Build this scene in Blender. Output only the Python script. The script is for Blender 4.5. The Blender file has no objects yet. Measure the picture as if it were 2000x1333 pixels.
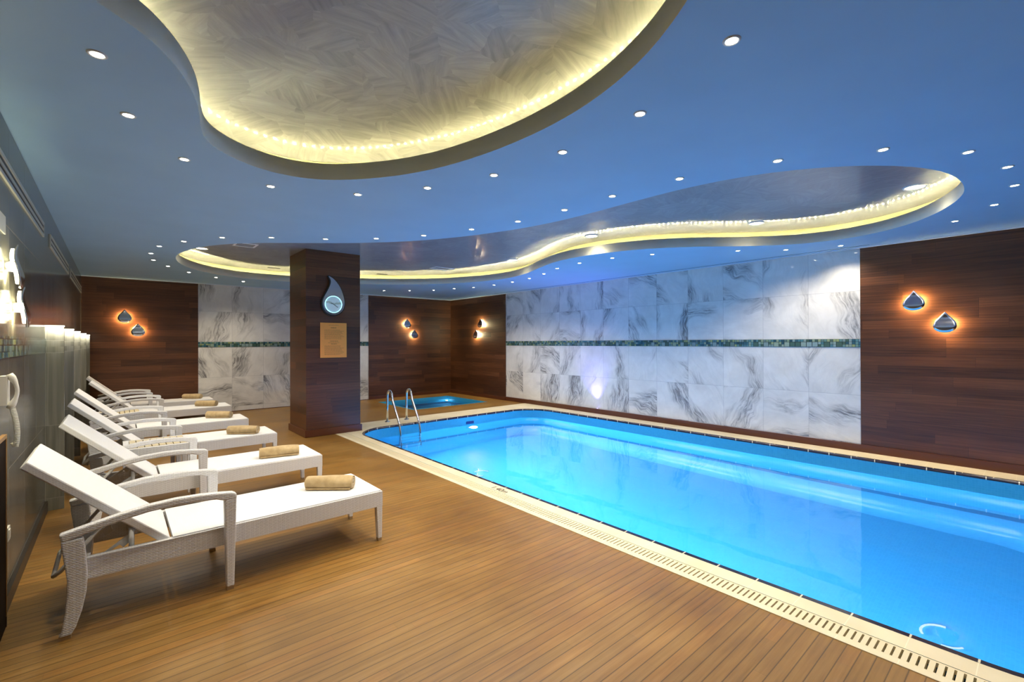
import bpy, bmesh, math, random
from mathutils import Vector, Matrix, Euler
from mathutils.geometry import delaunay_2d_cdt
random.seed(7)
S = bpy.context.scene
COL = S.collection
R = math.radians

# ---------------------------------------------------------------- camera, world, exposure
cam_d = bpy.data.cameras.new('camera'); cam = bpy.data.objects.new('camera', cam_d); COL.objects.link(cam)
yaw, pit, rol = R(40.8103), R(0.1686), R(-0.1928)
F = Vector((math.sin(yaw), math.cos(yaw), 0)); Rt = Vector((math.cos(yaw), -math.sin(yaw), 0)); Up = Vector((0, 0, 1))
F2 = F*math.cos(pit) + Up*math.sin(pit); U2 = Up*math.cos(pit) - F*math.sin(pit)
R3 = Rt*math.cos(rol) + U2*math.sin(rol); U3 = U2*math.cos(rol) - Rt*math.sin(rol)
m = Matrix((R3, U3, -F2)).transposed().to_4x4(); m.translation = (0, 0, 1.5)
cam.matrix_world = m
cam_d.sensor_width = 36.0; cam_d.lens = 898.25/2000*36.0; cam_d.clip_start = 0.02
S.camera = cam
w = bpy.data.worlds.new('world'); S.world = w; w.use_nodes = True
w.node_tree.nodes['Background'].inputs[0].default_value = (0.02, 0.025, 0.03, 1)
w.node_tree.nodes['Background'].inputs[1].default_value = 0.3
S.view_settings.view_transform = 'Standard'; S.view_settings.look = 'None'
S.view_settings.gamma = 1; S.view_settings.use_curve_mapping = False
S.view_settings.exposure = 0.0
cy = S.cycles
cy.max_bounces = 8; cy.diffuse_bounces = 4; cy.glossy_bounces = 4; cy.transmission_bounces = 6
cy.sample_clamp_indirect = 4.0; cy.blur_glossy = 0.3; cy.use_denoising = True
cy.use_light_tree = True

# light strengths
SPOT_W = 50.0; COVE_E = 235.0; SCONCE_W = 20.0; POOL_W = 700.0; UP_W = 150.0
ZC, ZU, ZL = 2.77, 3.0, 2.895          # flat ceiling, raised ceiling, lip of the recess
XL, XR, YB, YF = -0.473, 7.64, 11.665, -2.6
WATER = -0.19

# ---------------------------------------------------------------- helpers
def lampdata(name, kind, energy, color, **k):
    l = bpy.data.lights.new(name, kind); l.energy = energy; l.color = color
    for a, b in k.items(): setattr(l, a, b)
    return l
def lamp(name, kind, loc, energy, color, rot=(0,0,0), parent=None, data=None, **k):
    l = data or lampdata(name, kind, energy, color, **k)
    o = bpy.data.objects.new(name, l); COL.objects.link(o); o.location = loc; o.rotation_euler = rot
    if parent: o.parent = parent
    return o

class MB:
    """collects polygons with uv in metres"""
    def __init__(s): s.v = []; s.f = []; s.uv = []; s.m = []; s.sm = []
    def face(s, pts, mi=0, uv=None, smooth=False):
        b = len(s.v); pts = [Vector(p) for p in pts]; s.v += pts; s.f.append(list(range(b, b+len(pts))))
        if uv is None:
            n = Vector((0,0,0))
            for i in range(1, len(pts)-1): n += (pts[i]-pts[0]).cross(pts[i+1]-pts[0])
            a = [abs(c) for c in n]; k = a.index(max(a))
            uv = [(p.y, p.z) if k == 0 else (p.x, p.z) if k == 1 else (p.x, p.y) for p in pts]
        s.uv.append(uv); s.m.append(mi); s.sm.append(smooth)
    def box(s, a, b, mi=0):
        x0,y0,z0 = a; x1,y1,z1 = b
        s.face([(x0,y0,z0),(x0,y1,z0),(x1,y1,z0),(x1,y0,z0)], mi); s.face([(x0,y0,z1),(x1,y0,z1),(x1,y1,z1),(x0,y1,z1)], mi)
        s.face([(x0,y0,z0),(x1,y0,z0),(x1,y0,z1),(x0,y0,z1)], mi); s.face([(x1,y0,z0),(x1,y1,z0),(x1,y1,z1),(x1,y0,z1)], mi)
        s.face([(x1,y1,z0),(x0,y1,z0),(x0,y1,z1),(x1,y1,z1)], mi); s.face([(x0,y1,z0),(x0,y0,z0),(x0,y0,z1),(x0,y1,z1)], mi)
    def prism(s, prof, axis, a, b, mi=0):
        """profile of 2-D points extruded along an axis ('x','y','z') from a to b"""
        def P(q, t): return (t,q[0],q[1]) if axis=='x' else (q[0],t,q[1]) if axis=='y' else (q[0],q[1],t)
        n = len(prof)
        s.face([P(q,a) for q in prof], mi); s.face([P(q,b) for q in reversed(prof)], mi)
        d = 0
        for i in range(n):
            p, q = prof[i], prof[(i+1)%n]; L = math.dist(p,q)
            s.face([P(p,b),P(q,b),P(q,a),P(p,a)], mi, [(d,b),(d+L,b),(d+L,a),(d,a)]); d += L
    def tube(s, pts, r, seg=10, mi=0, closed=False, caps=True):
        pts = [Vector(p) for p in pts]; n = len(pts)
        rr = r if isinstance(r, (list, tuple)) else [r]*n
        rings = []; prev = None; d = 0
        for i, p in enumerate(pts):
            if closed: t = (pts[(i+1)%n]-pts[i-1]).normalized()
            else: t = (pts[min(i+1,n-1)]-pts[max(i-1,0)]).normalized()
            if prev is None:
                a = Vector((0,0,1)) if abs(t.z) < .9 else Vector((1,0,0)); u = t.cross(a).normalized()
            else: u = (prev - t*prev.dot(t)).normalized()
            prev = u; v = t.cross(u)
            rings.append([p + u*math.cos(2*math.pi*k/seg)*rr[i] + v*math.sin(2*math.pi*k/seg)*rr[i] for k in range(seg)])
        for i in range(n if closed else n-1):
            A, B = rings[i], rings[(i+1)%n]; L = (pts[(i+1)%n]-pts[i]).length
            for k in range(seg):
                j = (k+1)%seg; c = 2*math.pi*rr[i]/seg
                s.face([A[k],A[j],B[j],B[k]], mi, [(k*c,d),(k*c+c,d),(k*c+c,d+L),(k*c,d+L)], True)
            d += L
        if caps and not closed: s.face(list(reversed(rings[0])), mi); s.face(rings[-1], mi)
    def lathe(s, prof, c, seg=24, mi=0, axis='z', flip=False):
        for i in range(len(prof)-1):
            (r0,h0),(r1,h1) = prof[i], prof[i+1]
            for k in range(seg):
                a0 = 2*math.pi*k/seg; a1 = 2*math.pi*(k+1)/seg
                def P(r,h,a):
                    x,y = r*math.cos(a), r*math.sin(a)
                    q = (x,y,h) if axis=='z' else (h,x,y) if axis=='x' else (x,h,y)
                    return (c[0]+q[0],c[1]+q[1],c[2]+q[2])
                q = [P(r0,h0,a0),P(r0,h0,a1),P(r1,h1,a1),P(r1,h1,a0)]
                if r0 < 1e-6: q = [q[0],q[2],q[3]]
                elif r1 < 1e-6: q = q[:3]
                s.face(q[::-1] if flip else q, mi, None, True)
    def build(s, name, mats, parent=None, bevel=0, merge=True, sub=0):
        me = bpy.data.meshes.new(name); me.from_pydata([tuple(v) for v in s.v], [], s.f)
        ul = me.uv_layers.new(name='uv')
        i = 0
        for f, u in zip(me.polygons, s.uv):
            for k in range(len(u)): ul.data[f.loop_start+k].uv = u[k]
        mats = mats if isinstance(mats, (list, tuple)) else [mats]
        for q in mats: me.materials.append(q)
        for f, k, sm in zip(me.polygons, s.m, s.sm): f.material_index = k; f.use_smooth = sm
        if merge:
            b = bmesh.new(); b.from_mesh(me); bmesh.ops.remove_doubles(b, verts=b.verts, dist=1e-5)
            bmesh.ops.recalc_face_normals(b, faces=b.faces) if merge == 'n' else None
            b.to_mesh(me); b.free()
        o = bpy.data.objects.new(name, me); COL.objects.link(o)
        if parent: o.parent = parent
        if bevel:
            md = o.modifiers.new('bevel','BEVEL'); md.width = bevel; md.segments = 2; md.limit_method = 'ANGLE'; md.angle_limit = R(40)
        return o

def tag(o, label, cat, group=None):
    o['label'] = label; o['category'] = cat
    if group: o['group'] = group
    return o
def thing(name, label, cat, loc=(0,0,0), rz=0, group=None):
    o = bpy.data.objects.new(name, None); COL.objects.link(o); o.location = loc; o.rotation_euler = (0,0,rz); o.empty_display_size = .1
    return tag(o, label, cat, group)
def struct(o): o['kind'] = 'structure'; return o
def dup(root, loc, rz=0, label=None, group=None):
    def cp(o, par):
        c = o.copy(); COL.objects.link(c); c.parent = par
        for ch in list(o.children): cp(ch, c)
        return c
    r = cp(root, None); r.location = loc; r.rotation_euler = (0,0,rz)
    if label: r['label'] = label
    if group: r['group'] = group
    return r
def smooth_loop(pts, n=6):
    """closed Catmull-Rom"""
    out = []; N = len(pts)
    for i in range(N):
        p0,p1,p2,p3 = [Vector(pts[(i+k-1)%N]) for k in range(4)]
        for j in range(n):
            t = j/n
            out.append(0.5*((2*p1)+(-p0+p2)*t+(2*p0-5*p1+4*p2-p3)*t*t+(-p0+3*p1-3*p2+p3)*t**3))
    return [(v.x, v.y) for v in out]
def relax(pts, it=2):
    for _ in range(it): pts = [((pts[i-1][0]+2*pts[i][0]+pts[(i+1)%len(pts)][0])/4, (pts[i-1][1]+2*pts[i][1]+pts[(i+1)%len(pts)][1])/4) for i in range(len(pts))]
    return pts
def area2(p): return sum(p[i][0]*p[(i+1)%len(p)][1]-p[(i+1)%len(p)][0]*p[i][1] for i in range(len(p)))
def offset(pts, d):
    """outward offset of a closed loop"""
    s = 1 if area2(pts) > 0 else -1; out = []; n = len(pts)
    for i in range(n):
        a = Vector(pts[i-1]); b = Vector(pts[(i+1)%n]); t = (b-a).normalized()
        out.append((pts[i][0]+t.y*d*s, pts[i][1]-t.x*d*s))
    return out
def inside(p, poly):
    x,y = p; c = False; n = len(poly)
    for i in range(n):
        (x0,y0),(x1,y1) = poly[i], poly[i-1]
        if (y0 > y) != (y1 > y) and x < (x1-x0)*(y-y0)/(y1-y0)+x0: c = not c
    return c
def fill(outer, holes):
    vs = [Vector(p) for p in outer]; es = [(i,(i+1)%len(outer)) for i in range(len(outer))]
    for h in holes:
        b = len(vs); vs += [Vector(p) for p in h]; es += [(b+i, b+(i+1)%len(h)) for i in range(len(h))]
    V,_,Fc,*_ = delaunay_2d_cdt(vs, es, [], 0, 1e-6)
    tr = []
    for f in Fc:
        c = sum((V[i] for i in f), Vector((0,0)))/len(f)
        if inside(c, outer) and not any(inside(c,h) for h in holes): tr.append([(V[i].x,V[i].y) for i in f])
    return tr
def flat(mb, tris, z, up=True, mi=0):
    for t in tris:
        if (area2(t) > 0) != up: t = t[::-1]
        mb.face([(x,y,z) for x,y in t], mi)
def strip(mb, A, B, za, zb, mi=0, smooth=True):
    n = len(A); d = 0
    for i in range(n):
        j = (i+1)%n; L = math.dist(A[i],A[j])
        mb.face([(*A[i],za),(*A[j],za),(*B[j],zb),(*B[i],zb)], mi, [(d,za),(d+L,za),(d+L,zb),(d,zb)], smooth); d += L
def rrect(x0,y0,x1,y1,r,n=8):
    out = []
    for cx,cy_,a in ((x1-r,y0+r,-90),(x1-r,y1-r,0),(x0+r,y1-r,90),(x0+r,y0+r,180)):
        for k in range(n+1):
            t = R(a+90*k/n); out.append((cx+r*math.cos(t), cy_+r*math.sin(t)))
    return out

# ---------------------------------------------------------------- material helpers
class MT:
    def __init__(s, name):
        s.m = bpy.data.materials.new(name); s.m.use_nodes = True; s.t = s.m.node_tree; s.n = s.t.nodes
        s.b = s.n['Principled BSDF']
    def N(s, kind, **k):
        n = s.n.new(kind)
        for a, b in k.items():
            if a == 'inp':
                for i, v in b.items():
                    if hasattr(v, 'is_output') or isinstance(v, bpy.types.NodeSocket): s.t.links.new(v, n.inputs[i])
                    else: n.inputs[i].default_value = v
            else: setattr(n, a, b)
        return n
    def L(s, a, b): s.t.links.new(a, b)
    def set(s, **k):
        for a, v in k.items():
            i = s.b.inputs[{'base':'Base Color','rough':'Roughness','metal':'Metallic','spec':'Specular IOR Level','coat':'Coat Weight','coatr':'Coat Roughness','emis':'Emission Color','es':'Emission Strength','ior':'IOR','trans':'Transmission Weight','normal':'Normal','sheen':'Sheen Weight'}[a]]
            if isinstance(v, bpy.types.NodeSocket): s.L(v, i)
            else: i.default_value = (*v, 1) if isinstance(v, tuple) and len(v) == 3 else v
        return s
    def math(s, op, a, b=0.0, c=0.0): return s.N('ShaderNodeMath', operation=op, inp={0:a,1:b,2:c}).outputs[0]
    def uv(s): return s.N('ShaderNodeUVMap', uv_map='uv').outputs[0]
    def sep(s, v): n = s.N('ShaderNodeSeparateXYZ', inp={0:v}); return n.outputs
    def com(s, x, y, z=0.0): return s.N('ShaderNodeCombineXYZ', inp={0:x,1:y,2:z}).outputs[0]
    def scale(s, v, sc): return s.N('ShaderNodeVectorMath', operation='MULTIPLY', inp={0:v,1:sc}).outputs[0]
    def add(s, a, b): return s.N('ShaderNodeVectorMath', operation='ADD', inp={0:a,1:b}).outputs[0]
    def noise(s, v, scale, detail=3, rough=.5, dist=0): 
        n = s.N('ShaderNodeTexNoise', inp={'Vector':v,'Scale':scale,'Detail':detail,'Roughness':rough,'Distortion':dist}); return n.outputs[0]
    def ramp(s, f, stops):
        n = s.N('ShaderNodeValToRGB', inp={0:f}); e = n.color_ramp.elements
        while len(e) < len(stops): e.new(.5)
        for q, (p, c) in zip(e, stops): q.position = p; q.color = (*c, 1) if isinstance(c, tuple) else (c,c,c,1)
        return n.outputs[0]
    def mix(s, f, a, b, mode='MIX'):
        n = s.N('ShaderNodeMix', data_type='RGBA', blend_type=mode)
        for i, v in ((0,f),(6,a),(7,b)):
            if isinstance(v, bpy.types.NodeSocket): s.L(v, n.inputs[i])
            else: n.inputs[i].default_value = (*v,1) if isinstance(v, tuple) else v
        return n.outputs[2]
    def bump(s, h, strength, dist=.01, normal=None):
        k = {'Height':h,'Strength':strength,'Distance':dist}
        if normal: k['Normal'] = normal
        return s.N('ShaderNodeBump', inp=k).outputs[0]
def plain(name, col, rough=.5, metal=0, **k): return MT(name).set(base=col, rough=rough, metal=metal, **k).m
def emit(name, col, st): return MT(name).set(base=(0,0,0), emis=col, es=st).m

# deck: boards along X, 0.131 wide
def mat_deck():
    M = MT('deck wood'); u, v, _ = M.sep(M.uv())
    row = M.math('FLOOR', M.math('DIVIDE', v, .0585)); fr = M.math('FRACT', M.math('DIVIDE', v, .0585))
    rnd = M.N('ShaderNodeTexWhiteNoise', noise_dimensions='1D', inp={'W':row}).outputs
    uo = M.math('ADD', u, M.math('MULTIPLY', rnd[0], 7.3))
    seg = M.math('FLOOR', M.math('DIVIDE', uo, 1.9)); fu = M.math('FRACT', M.math('DIVIDE', uo, 1.9))
    r2 = M.N('ShaderNodeTexWhiteNoise', noise_dimensions='2D', inp={'Vector':M.com(row, seg)}).outputs[0]
    g = M.noise(M.com(M.math('MULTIPLY', uo, 2.2), M.math('MULTIPLY', v, 42), row), 1.0, 5, .6)
    big = M.noise(M.uv(), 1.1, 4, .6)
    c = M.ramp(M.math('ADD', M.math('MULTIPLY', g, .45), M.math('MULTIPLY', big, .55)), [(.32,(.13,.062,.012)),(.5,(.235,.122,.026)),(.70,(.34,.195,.055))])
    tint = M.ramp(r2, [(0,(.90,.90,.90)),(.5,(1,1,1)),(1,(1.08,1.0,.93))])
    c = M.mix(1.0, c, tint, 'MULTIPLY')
    gap = M.math('LESS_THAN', M.math('MINIMUM', fr, M.math('SUBTRACT', 1, fr)), .042)
    gap2 = M.math('MULTIPLY', M.math('LESS_THAN', fu, .0010), .35)
    gp = M.math('MAXIMUM', gap, gap2)
    c = M.mix(M.math('MULTIPLY', gp, .7), c, (.035,.016,.004))
    M.set(base=c, rough=M.math('ADD', .24, M.math('MULTIPLY', big, .28)), spec=.5)
    h = M.math('SUBTRACT', M.math('MULTIPLY', g, .12), gp)
    M.set(normal=M.bump(h, .35, .004)); return M.m
def mat_panel(name='dark wood panelling', ph=.118, pl=1.35, cols=((.026,.009,.0035),(.095,.033,.012),(.19,.072,.027))):
    M = MT(name); u, v, _ = M.sep(M.uv())
    row = M.math('FLOOR', M.math('DIVIDE', v, ph)); fr = M.math('FRACT', M.math('DIVIDE', v, ph))
    rnd = M.N('ShaderNodeTexWhiteNoise', noise_dimensions='1D', inp={'W':row}).outputs[0]
    uo = M.math('ADD', u, M.math('MULTIPLY', rnd, 5.1)); seg = M.math('FLOOR', M.math('DIVIDE', uo, pl)); fu = M.math('FRACT', M.math('DIVIDE', uo, pl))
    r2 = M.N('ShaderNodeTexWhiteNoise', noise_dimensions='2D', inp={'Vector':M.com(row, seg)}).outputs[0]
    g = M.noise(M.com(M.math('MULTIPLY', uo, 1.6), M.math('MULTIPLY', v, 60), M.math('ADD', row, seg)), 1.0, 5, .62, .3)
    f = M.math('ADD', M.math('MULTIPLY', g, .75), M.math('MULTIPLY', r2, .28))
    c = M.ramp(f, [(.25,cols[0]),(.55,cols[1]),(.85,cols[2])])
    gp = M.math('MAXIMUM', M.math('LESS_THAN', fr, .018), M.math('LESS_THAN', fu, .0016))
    c = M.mix(M.math('MULTIPLY', gp, .75), c, (.006,.002,.001))
    M.set(base=c, rough=M.math('ADD', .28, M.math('MULTIPLY', g, .2)), normal=M.bump(M.math('SUBTRACT', M.math('MULTIPLY', g, .2), gp), .2, .003)); return M.m
def tilefrac(M, u0):
    u, v, _ = M.sep(M.uv())
    up = M.math('GREATER_THAN', v, 1.475); v2 = M.math('SUBTRACT', v, M.math('ADD', .11, M.math('MULTIPLY', up, .11)))
    tu = M.math('DIVIDE', M.math('SUBTRACT', u, u0), .62); tv = M.math('DIVIDE', v2, .655)
    iu, iv = M.math('FLOOR', tu), M.math('FLOOR', tv)
    fu, fv = M.math('FRACT', tu), M.math('FRACT', tv)
    eu = M.math('MINIMUM', fu, M.math('SUBTRACT', 1, fu)); ev = M.math('MINIMUM', fv, M.math('SUBTRACT', 1, fv))
    j = M.math('LESS_THAN', M.math('MINIMUM', eu, ev), .0035)
    return u, v, iu, iv, j
def mat_marble(u0, name='white veined marble'):
    M = MT(name); u, v, iu, iv, j = tilefrac(M, u0)
    wn = M.N('ShaderNodeTexWhiteNoise', noise_dimensions='2D', inp={'Vector':M.com(iu, iv)})
    ang = M.math('MULTIPLY', M.math('SUBTRACT', M.math('POWER', wn.outputs[0], 1.6), .25), 2.3)
    p = M.N('ShaderNodeVectorRotate', rotation_type='Z_AXIS', inp={'Vector':M.com(u, v), 'Angle':ang}).outputs[0]
    p = M.add(p, M.scale(wn.outputs[1], (23.0, 17.0, 5.0)))
    warp = M.N('ShaderNodeTexNoise', inp={'Vector':p,'Scale':2.1,'Detail':2.0}).outputs[1]
    q = M.add(p, M.scale(M.add(warp, (-.5,-.5,-.5)), (.34,.34,.2)))
    qs = M.scale(q, (5.0, .9, 1.0))
    mask = M.ramp(M.noise(M.scale(q, (2.4,.75,1)), 1.0, 2, .5), [(.50,0.0),(.64,1.0)])
    fine = M.noise(M.scale(q, (34, 4.5, 1)), 1.0, 6, .7, .5)
    fl = M.ramp(fine, [(.40,1.0),(.56,0.0)])
    n1 = M.noise(qs, 1.0, 6, .62, .8)
    ridge = M.math('ABSOLUTE', M.math('SUBTRACT', n1, .5))
    vein = M.ramp(ridge, [(0.0,1.0),(.05,.25),(.10,0.0)])
    veinm = M.math('MULTIPLY', vein, M.math('ADD', .15, M.math('MULTIPLY', mask, .85)))
    patch = M.math('MULTIPLY', mask, M.math('ADD', .15, M.math('MULTIPLY', fl, .85)))
    f = M.math('MINIMUM', 1.0, M.math('ADD', M.math('MULTIPLY', veinm, .45), M.math('MULTIPLY', patch, .80)))
    base = M.ramp(M.noise(q, 3.0, 4, .6), [(.3,(.68,.66,.61)),(.7,(.82,.80,.75))])
    c = M.mix(f, base, (.20,.19,.185))
    c = M.mix(M.math('MULTIPLY', j, .55), c, (.30,.30,.30))
    M.set(base=c, rough=.07, spec=.5, normal=M.bump(M.math('SUBTRACT', 1, j), .25, .002)); return M.m
def mat_striated(u0, name='grey striated stone', k=.5):
    M = MT(name); u, v, iu, iv, j = tilefrac(M, u0)
    wn = M.N('ShaderNodeTexWhiteNoise', noise_dimensions='2D', inp={'Vector':M.com(iu, iv)})
    p = M.add(M.com(u, v), M.scale(wn.outputs[1], (11.0, 7.0, 3.0)))
    s1 = M.noise(M.scale(p, (22, .7, 1)), 1.0, 5, .6, .4); s2 = M.noise(M.scale(p, (4, .5, 1)), 1.0, 3, .5)
    c = M.ramp(M.math('ADD', M.math('MULTIPLY', s1, .5), M.math('MULTIPLY', s2, .5)), [(.32,(.10*k,.095*k,.076*k)),(.5,(.22*k,.21*k,.17*k)),(.68,(.36*k,.345*k,.29*k))])
    c = M.mix(M.math('MULTIPLY', j, .6), c, (.42,.40,.34))
    M.set(base=c, rough=.17, spec=.13); return M.m
def mat_mosaic():
    M = MT('green and blue glass mosaic'); p = M.uv(); u, v, _ = M.sep(p); b = .0367
    v = M.math('SUBTRACT', v, 1.42)
    def cell(x, d): return M.math('FLOOR', M.math('DIVIDE', x, d)), M.math('FRACT', M.math('DIVIDE', x, d))
    Bu, bf = cell(u, b*2); Bv, bg = cell(v, b*2); su, sf = cell(u, b); sv, sg = cell(v, b)
    rb = M.N('ShaderNodeTexWhiteNoise', noise_dimensions='2D', inp={'Vector':M.com(Bu, Bv)}).outputs[0]
    big = M.math('MULTIPLY', M.math('GREATER_THAN', rb, .62), M.math('LESS_THAN', Bv, .5))
    def pick(a_, b_): return M.math('ADD', M.math('MULTIPLY', a_, big), M.math('MULTIPLY', b_, M.math('SUBTRACT', 1.0, big)))
    ix, iy, fx, fy = pick(Bu, M.math('ADD', su, 500)), pick(Bv, sv), pick(bf, sf), pick(bg, sg)
    w_ = M.N('ShaderNodeTexWhiteNoise', noise_dimensions='2D', inp={'Vector':M.com(ix, iy)}).outputs[0]
    c = M.ramp(w_, [(0,(.02,.06,.09)),(.2,(.05,.16,.20)),(.4,(.11,.25,.26)),(.55,(.34,.40,.15)),(.72,(.26,.37,.37)),(.88,(.06,.12,.09))])
    n2 = M.noise(p, 70, 3); c = M.mix(M.math('MULTIPLY', n2, .35), c, (.03,.06,.06))
    e = M.math('MINIMUM', M.math('MINIMUM', fx, M.math('SUBTRACT', 1, fx)), M.math('MINIMUM', fy, M.math('SUBTRACT', 1, fy)))
    c = M.mix(M.math('LESS_THAN', e, .055), c, (.012,.018,.025))
    M.set(base=c, rough=.10, spec=.6, normal=M.bump(n2, .15, .003)); return M.m
def mat_stucco():
    M = MT('polished stucco'); p = M.uv()
    w1 = M.N('ShaderNodeTexNoise', inp={'Vector':p,'Scale':3.0,'Detail':3.0}).outputs[1]
    q = M.add(p, M.scale(w1, (.28,.28,0)))
    vo = M.N('ShaderNodeTexVoronoi', feature='F1', inp={'Vector':q,'Scale':4.2,'Randomness':1.0})
    ang = M.math('MULTIPLY', M.sep(vo.outputs['Color'])[0], 6.28)
    r = M.N('ShaderNodeVectorRotate', rotation_type='Z_AXIS', inp={'Vector':p,'Angle':ang}).outputs[0]
    st = M.noise(M.scale(r, (3.0, 22.0, 1)), 1.0, 5, .65, .4)
    f = M.math('ADD', M.math('MULTIPLY', st, .70), M.math('MULTIPLY', M.sep(vo.outputs['Color'])[1], .12))
    c = M.ramp(f, [(.22,(.15,.147,.165)),(.42,(.225,.22,.235)),(.62,(.32,.312,.32))])
    M.set(base=c, rough=M.math('ADD', .25, M.math('MULTIPLY', st, .2)), spec=.5, coat=.28, coatr=.07, normal=M.bump(M.math('ADD', st, M.sep(vo.outputs['Color'])[2]), .3, .005)); return M.m
def mat_wicker(name, bw, bh, strength, col=(.80,.80,.82), dark=(.35,.34,.34)):
    M = MT(name); p = M.uv()
    n = M.N('ShaderNodeTexBrick', offset=.5, inp={'Vector':p,'Scale':1.0,'Mortar Size':bh*.11,'Mortar Smooth':1.0,'Brick Width':bw,'Row Height':bh,'Color1':(1,1,1,1),'Color2':(.86,.86,.86,1),'Mortar':(0,0,0,1)})
    u, v, _ = M.sep(p)
    s = M.math('ABSOLUTE', M.math('SINE', M.math('MULTIPLY', v, math.pi/bh)))
    s2 = M.math('ABSOLUTE', M.math('SINE', M.math('MULTIPLY', u, math.pi/bw*1.0)))
    h = M.math('MULTIPLY', M.math('SUBTRACT', 1, n.outputs[1]), M.math('ADD', .4, M.math('MULTIPLY', M.math('MULTIPLY', s, .6), M.math('ADD', .5, M.math('MULTIPLY', s2, .5)))))
    c = M.mix(M.math('POWER', n.outputs[1], 1.0), col, dark)
    M.set(base=c, rough=.42, spec=.4, normal=M.bump(h, strength, bh*.5)); return M.m
def mat_towel():
    M = MT('beige towelling'); p = M.N('ShaderNodeTexCoord').outputs['Object']
    n = M.noise(p, 400, 3, .7); b = M.noise(p, 18, 3)
    c = M.ramp(b, [(.3,(.44,.31,.15)),(.7,(.60,.45,.24))])
    M.set(base=c, rough=.95, spec=.1, sheen=.4, normal=M.bump(M.math('ADD', n, M.math('MULTIPLY', b, 2.0)), .7, .004)); return M.m
def mat_pooltile():
    M = MT('turquoise pool tiles'); p = M.uv()
    n = M.N('ShaderNodeTexBrick', offset=0.0, inp={'Vector':p,'Scale':1.0,'Mortar Size':.0012,'Brick Width':.025,'Row Height':.025,'Color1':(.035,.325,.53,1),'Color2':(.042,.35,.56,1),'Mortar':(.055,.36,.58,1)})
    M.set(base=n.outputs[0], rough=.25, spec=.4); return M.m
def mat_coping():
    M = MT('cream grip tiles'); p = M.uv(); u, v, _ = M.sep(p)
    jt = M.math('LESS_THAN', M.math('FRACT', M.math('DIVIDE', M.math('ADD', v, .04), .245)), .016)
    ck = M.N('ShaderNodeTexVoronoi', distance='CHEBYCHEV', inp={'Vector':p,'Scale':95.0,'Randomness':0.0}).outputs[0]
    n = M.noise(p, 3, 4); c = M.ramp(n, [(.3,(.66,.58,.40)),(.7,(.78,.70,.50))])
    c = M.mix(M.math('MULTIPLY', jt, .6), c, (.90,.84,.66))
    M.set(base=c, rough=.45, normal=M.bump(ck, .25, .002)); return M.m
def mat_edge():
    M = MT('navy edge tiles'); p = M.uv(); u, v, _ = M.sep(p)
    jt = M.math('LESS_THAN', M.math('FRACT', M.math('DIVIDE', M.math('ADD', u, .04), .245)), .035)
    c = M.mix(jt, (.012,.012,.030), (.72,.66,.50)); M.set(base=c, rough=.2); return M.m
def mat_water():
    M = MT('clear pool water'); M.t.nodes.remove(M.b)
    co = M.N('ShaderNodeTexCoord').outputs['Object']
    n = M.noise(M.scale(co, (1.0,.6,1)), 2.2, 2, .4)
    g = M.N('ShaderNodeBsdfGlass', inp={'Color':(.93,1,1,1),'Roughness':0.035,'IOR':1.33,'Normal':M.bump(n, .10, .05)})
    M.L(g.outputs[0], M.n['Material Output'].inputs[0]); return M.m
def mat_ceiling():
    M = MT('light blue ceiling paint'); n = M.noise(M.uv(), 2.0, 3)
    M.set(base=M.ramp(n, [(.3,(.28,.45,.61)),(.7,(.30,.48,.64))]), rough=.55); return M.m

DECK = mat_deck(); PANEL = mat_panel(); MARB_R = mat_marble(1.63); MARB_B = mat_marble(1.33); STRI = mat_striated(5.85-.62*8)
MOS = mat_mosaic(); STUC = mat_stucco(); CEIL = mat_ceiling()
WIC = mat_wicker('coarse white wicker', .026, .0088, .7, (.82,.82,.84), (.50,.49,.49)); WICF = mat_wicker('fine white weave', .012, .006, .35, (.86,.86,.87), (.66,.66,.68))
TOW = mat_towel(); TILE = mat_pooltile(); COPE = mat_coping(); EDGE = mat_edge(); WATERM = mat_water()
SKIRT = plain('reddish skirting wood', (.10,.03,.012), .35)
DSK = plain('dark skirting', (.03,.022,.015), .4)
BLACK = plain('black', (.006,.006,.006), .5); CREAM = plain('cream grating', (.72,.64,.44), .45)
STEEL = plain('polished steel', (.75,.74,.70), .12, 1.0); BRUSH = plain('brushed metal cap', (.45,.36,.25), .35, .6)
WHITE = plain('white plastic', (.72,.70,.62), .35); TUBEW = plain('white painted tube', (.68,.68,.66), .4)
MIRROR = plain('mirror steel', (.80,.82,.88), .16, 1.0)
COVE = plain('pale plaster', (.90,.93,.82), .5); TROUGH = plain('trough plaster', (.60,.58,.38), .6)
def mat_led():
    M = MT('cove light tape'); u, v, _ = M.sep(M.uv())
    on = M.math('LESS_THAN', M.math('FRACT', M.math('DIVIDE', u, .06)), .32)
    M.set(base=(.3,.3,.25), emis=(1,.90,.46), es=M.math('MULTIPLY', on, COVE_E)); return M.m
LEDY = mat_led(); LEDL = emit('bright halo light', (1,.93,.6), 20); LEDA = emit('amber halo light', (1,.62,.22), 150); LEDW = emit('pale halo light', (1,.90,.55), 120)
LENS = emit('spotlight lens', (1,.93,.78), 40); FINL = emit('pale strip light', (1,.98,.85), 3)
LENSB = emit('large recess light lens', (1,.86,.6), 14)
RIM = plain('spotlight trim', (.6,.6,.58), .4)
SLAT = plain('beige slats', (.58,.50,.33), .5)
AMB = mat_panel('pale wood edge', 3, 9, ((.20,.10,.03),(.30,.16,.05),(.4,.22,.08)))

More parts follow.
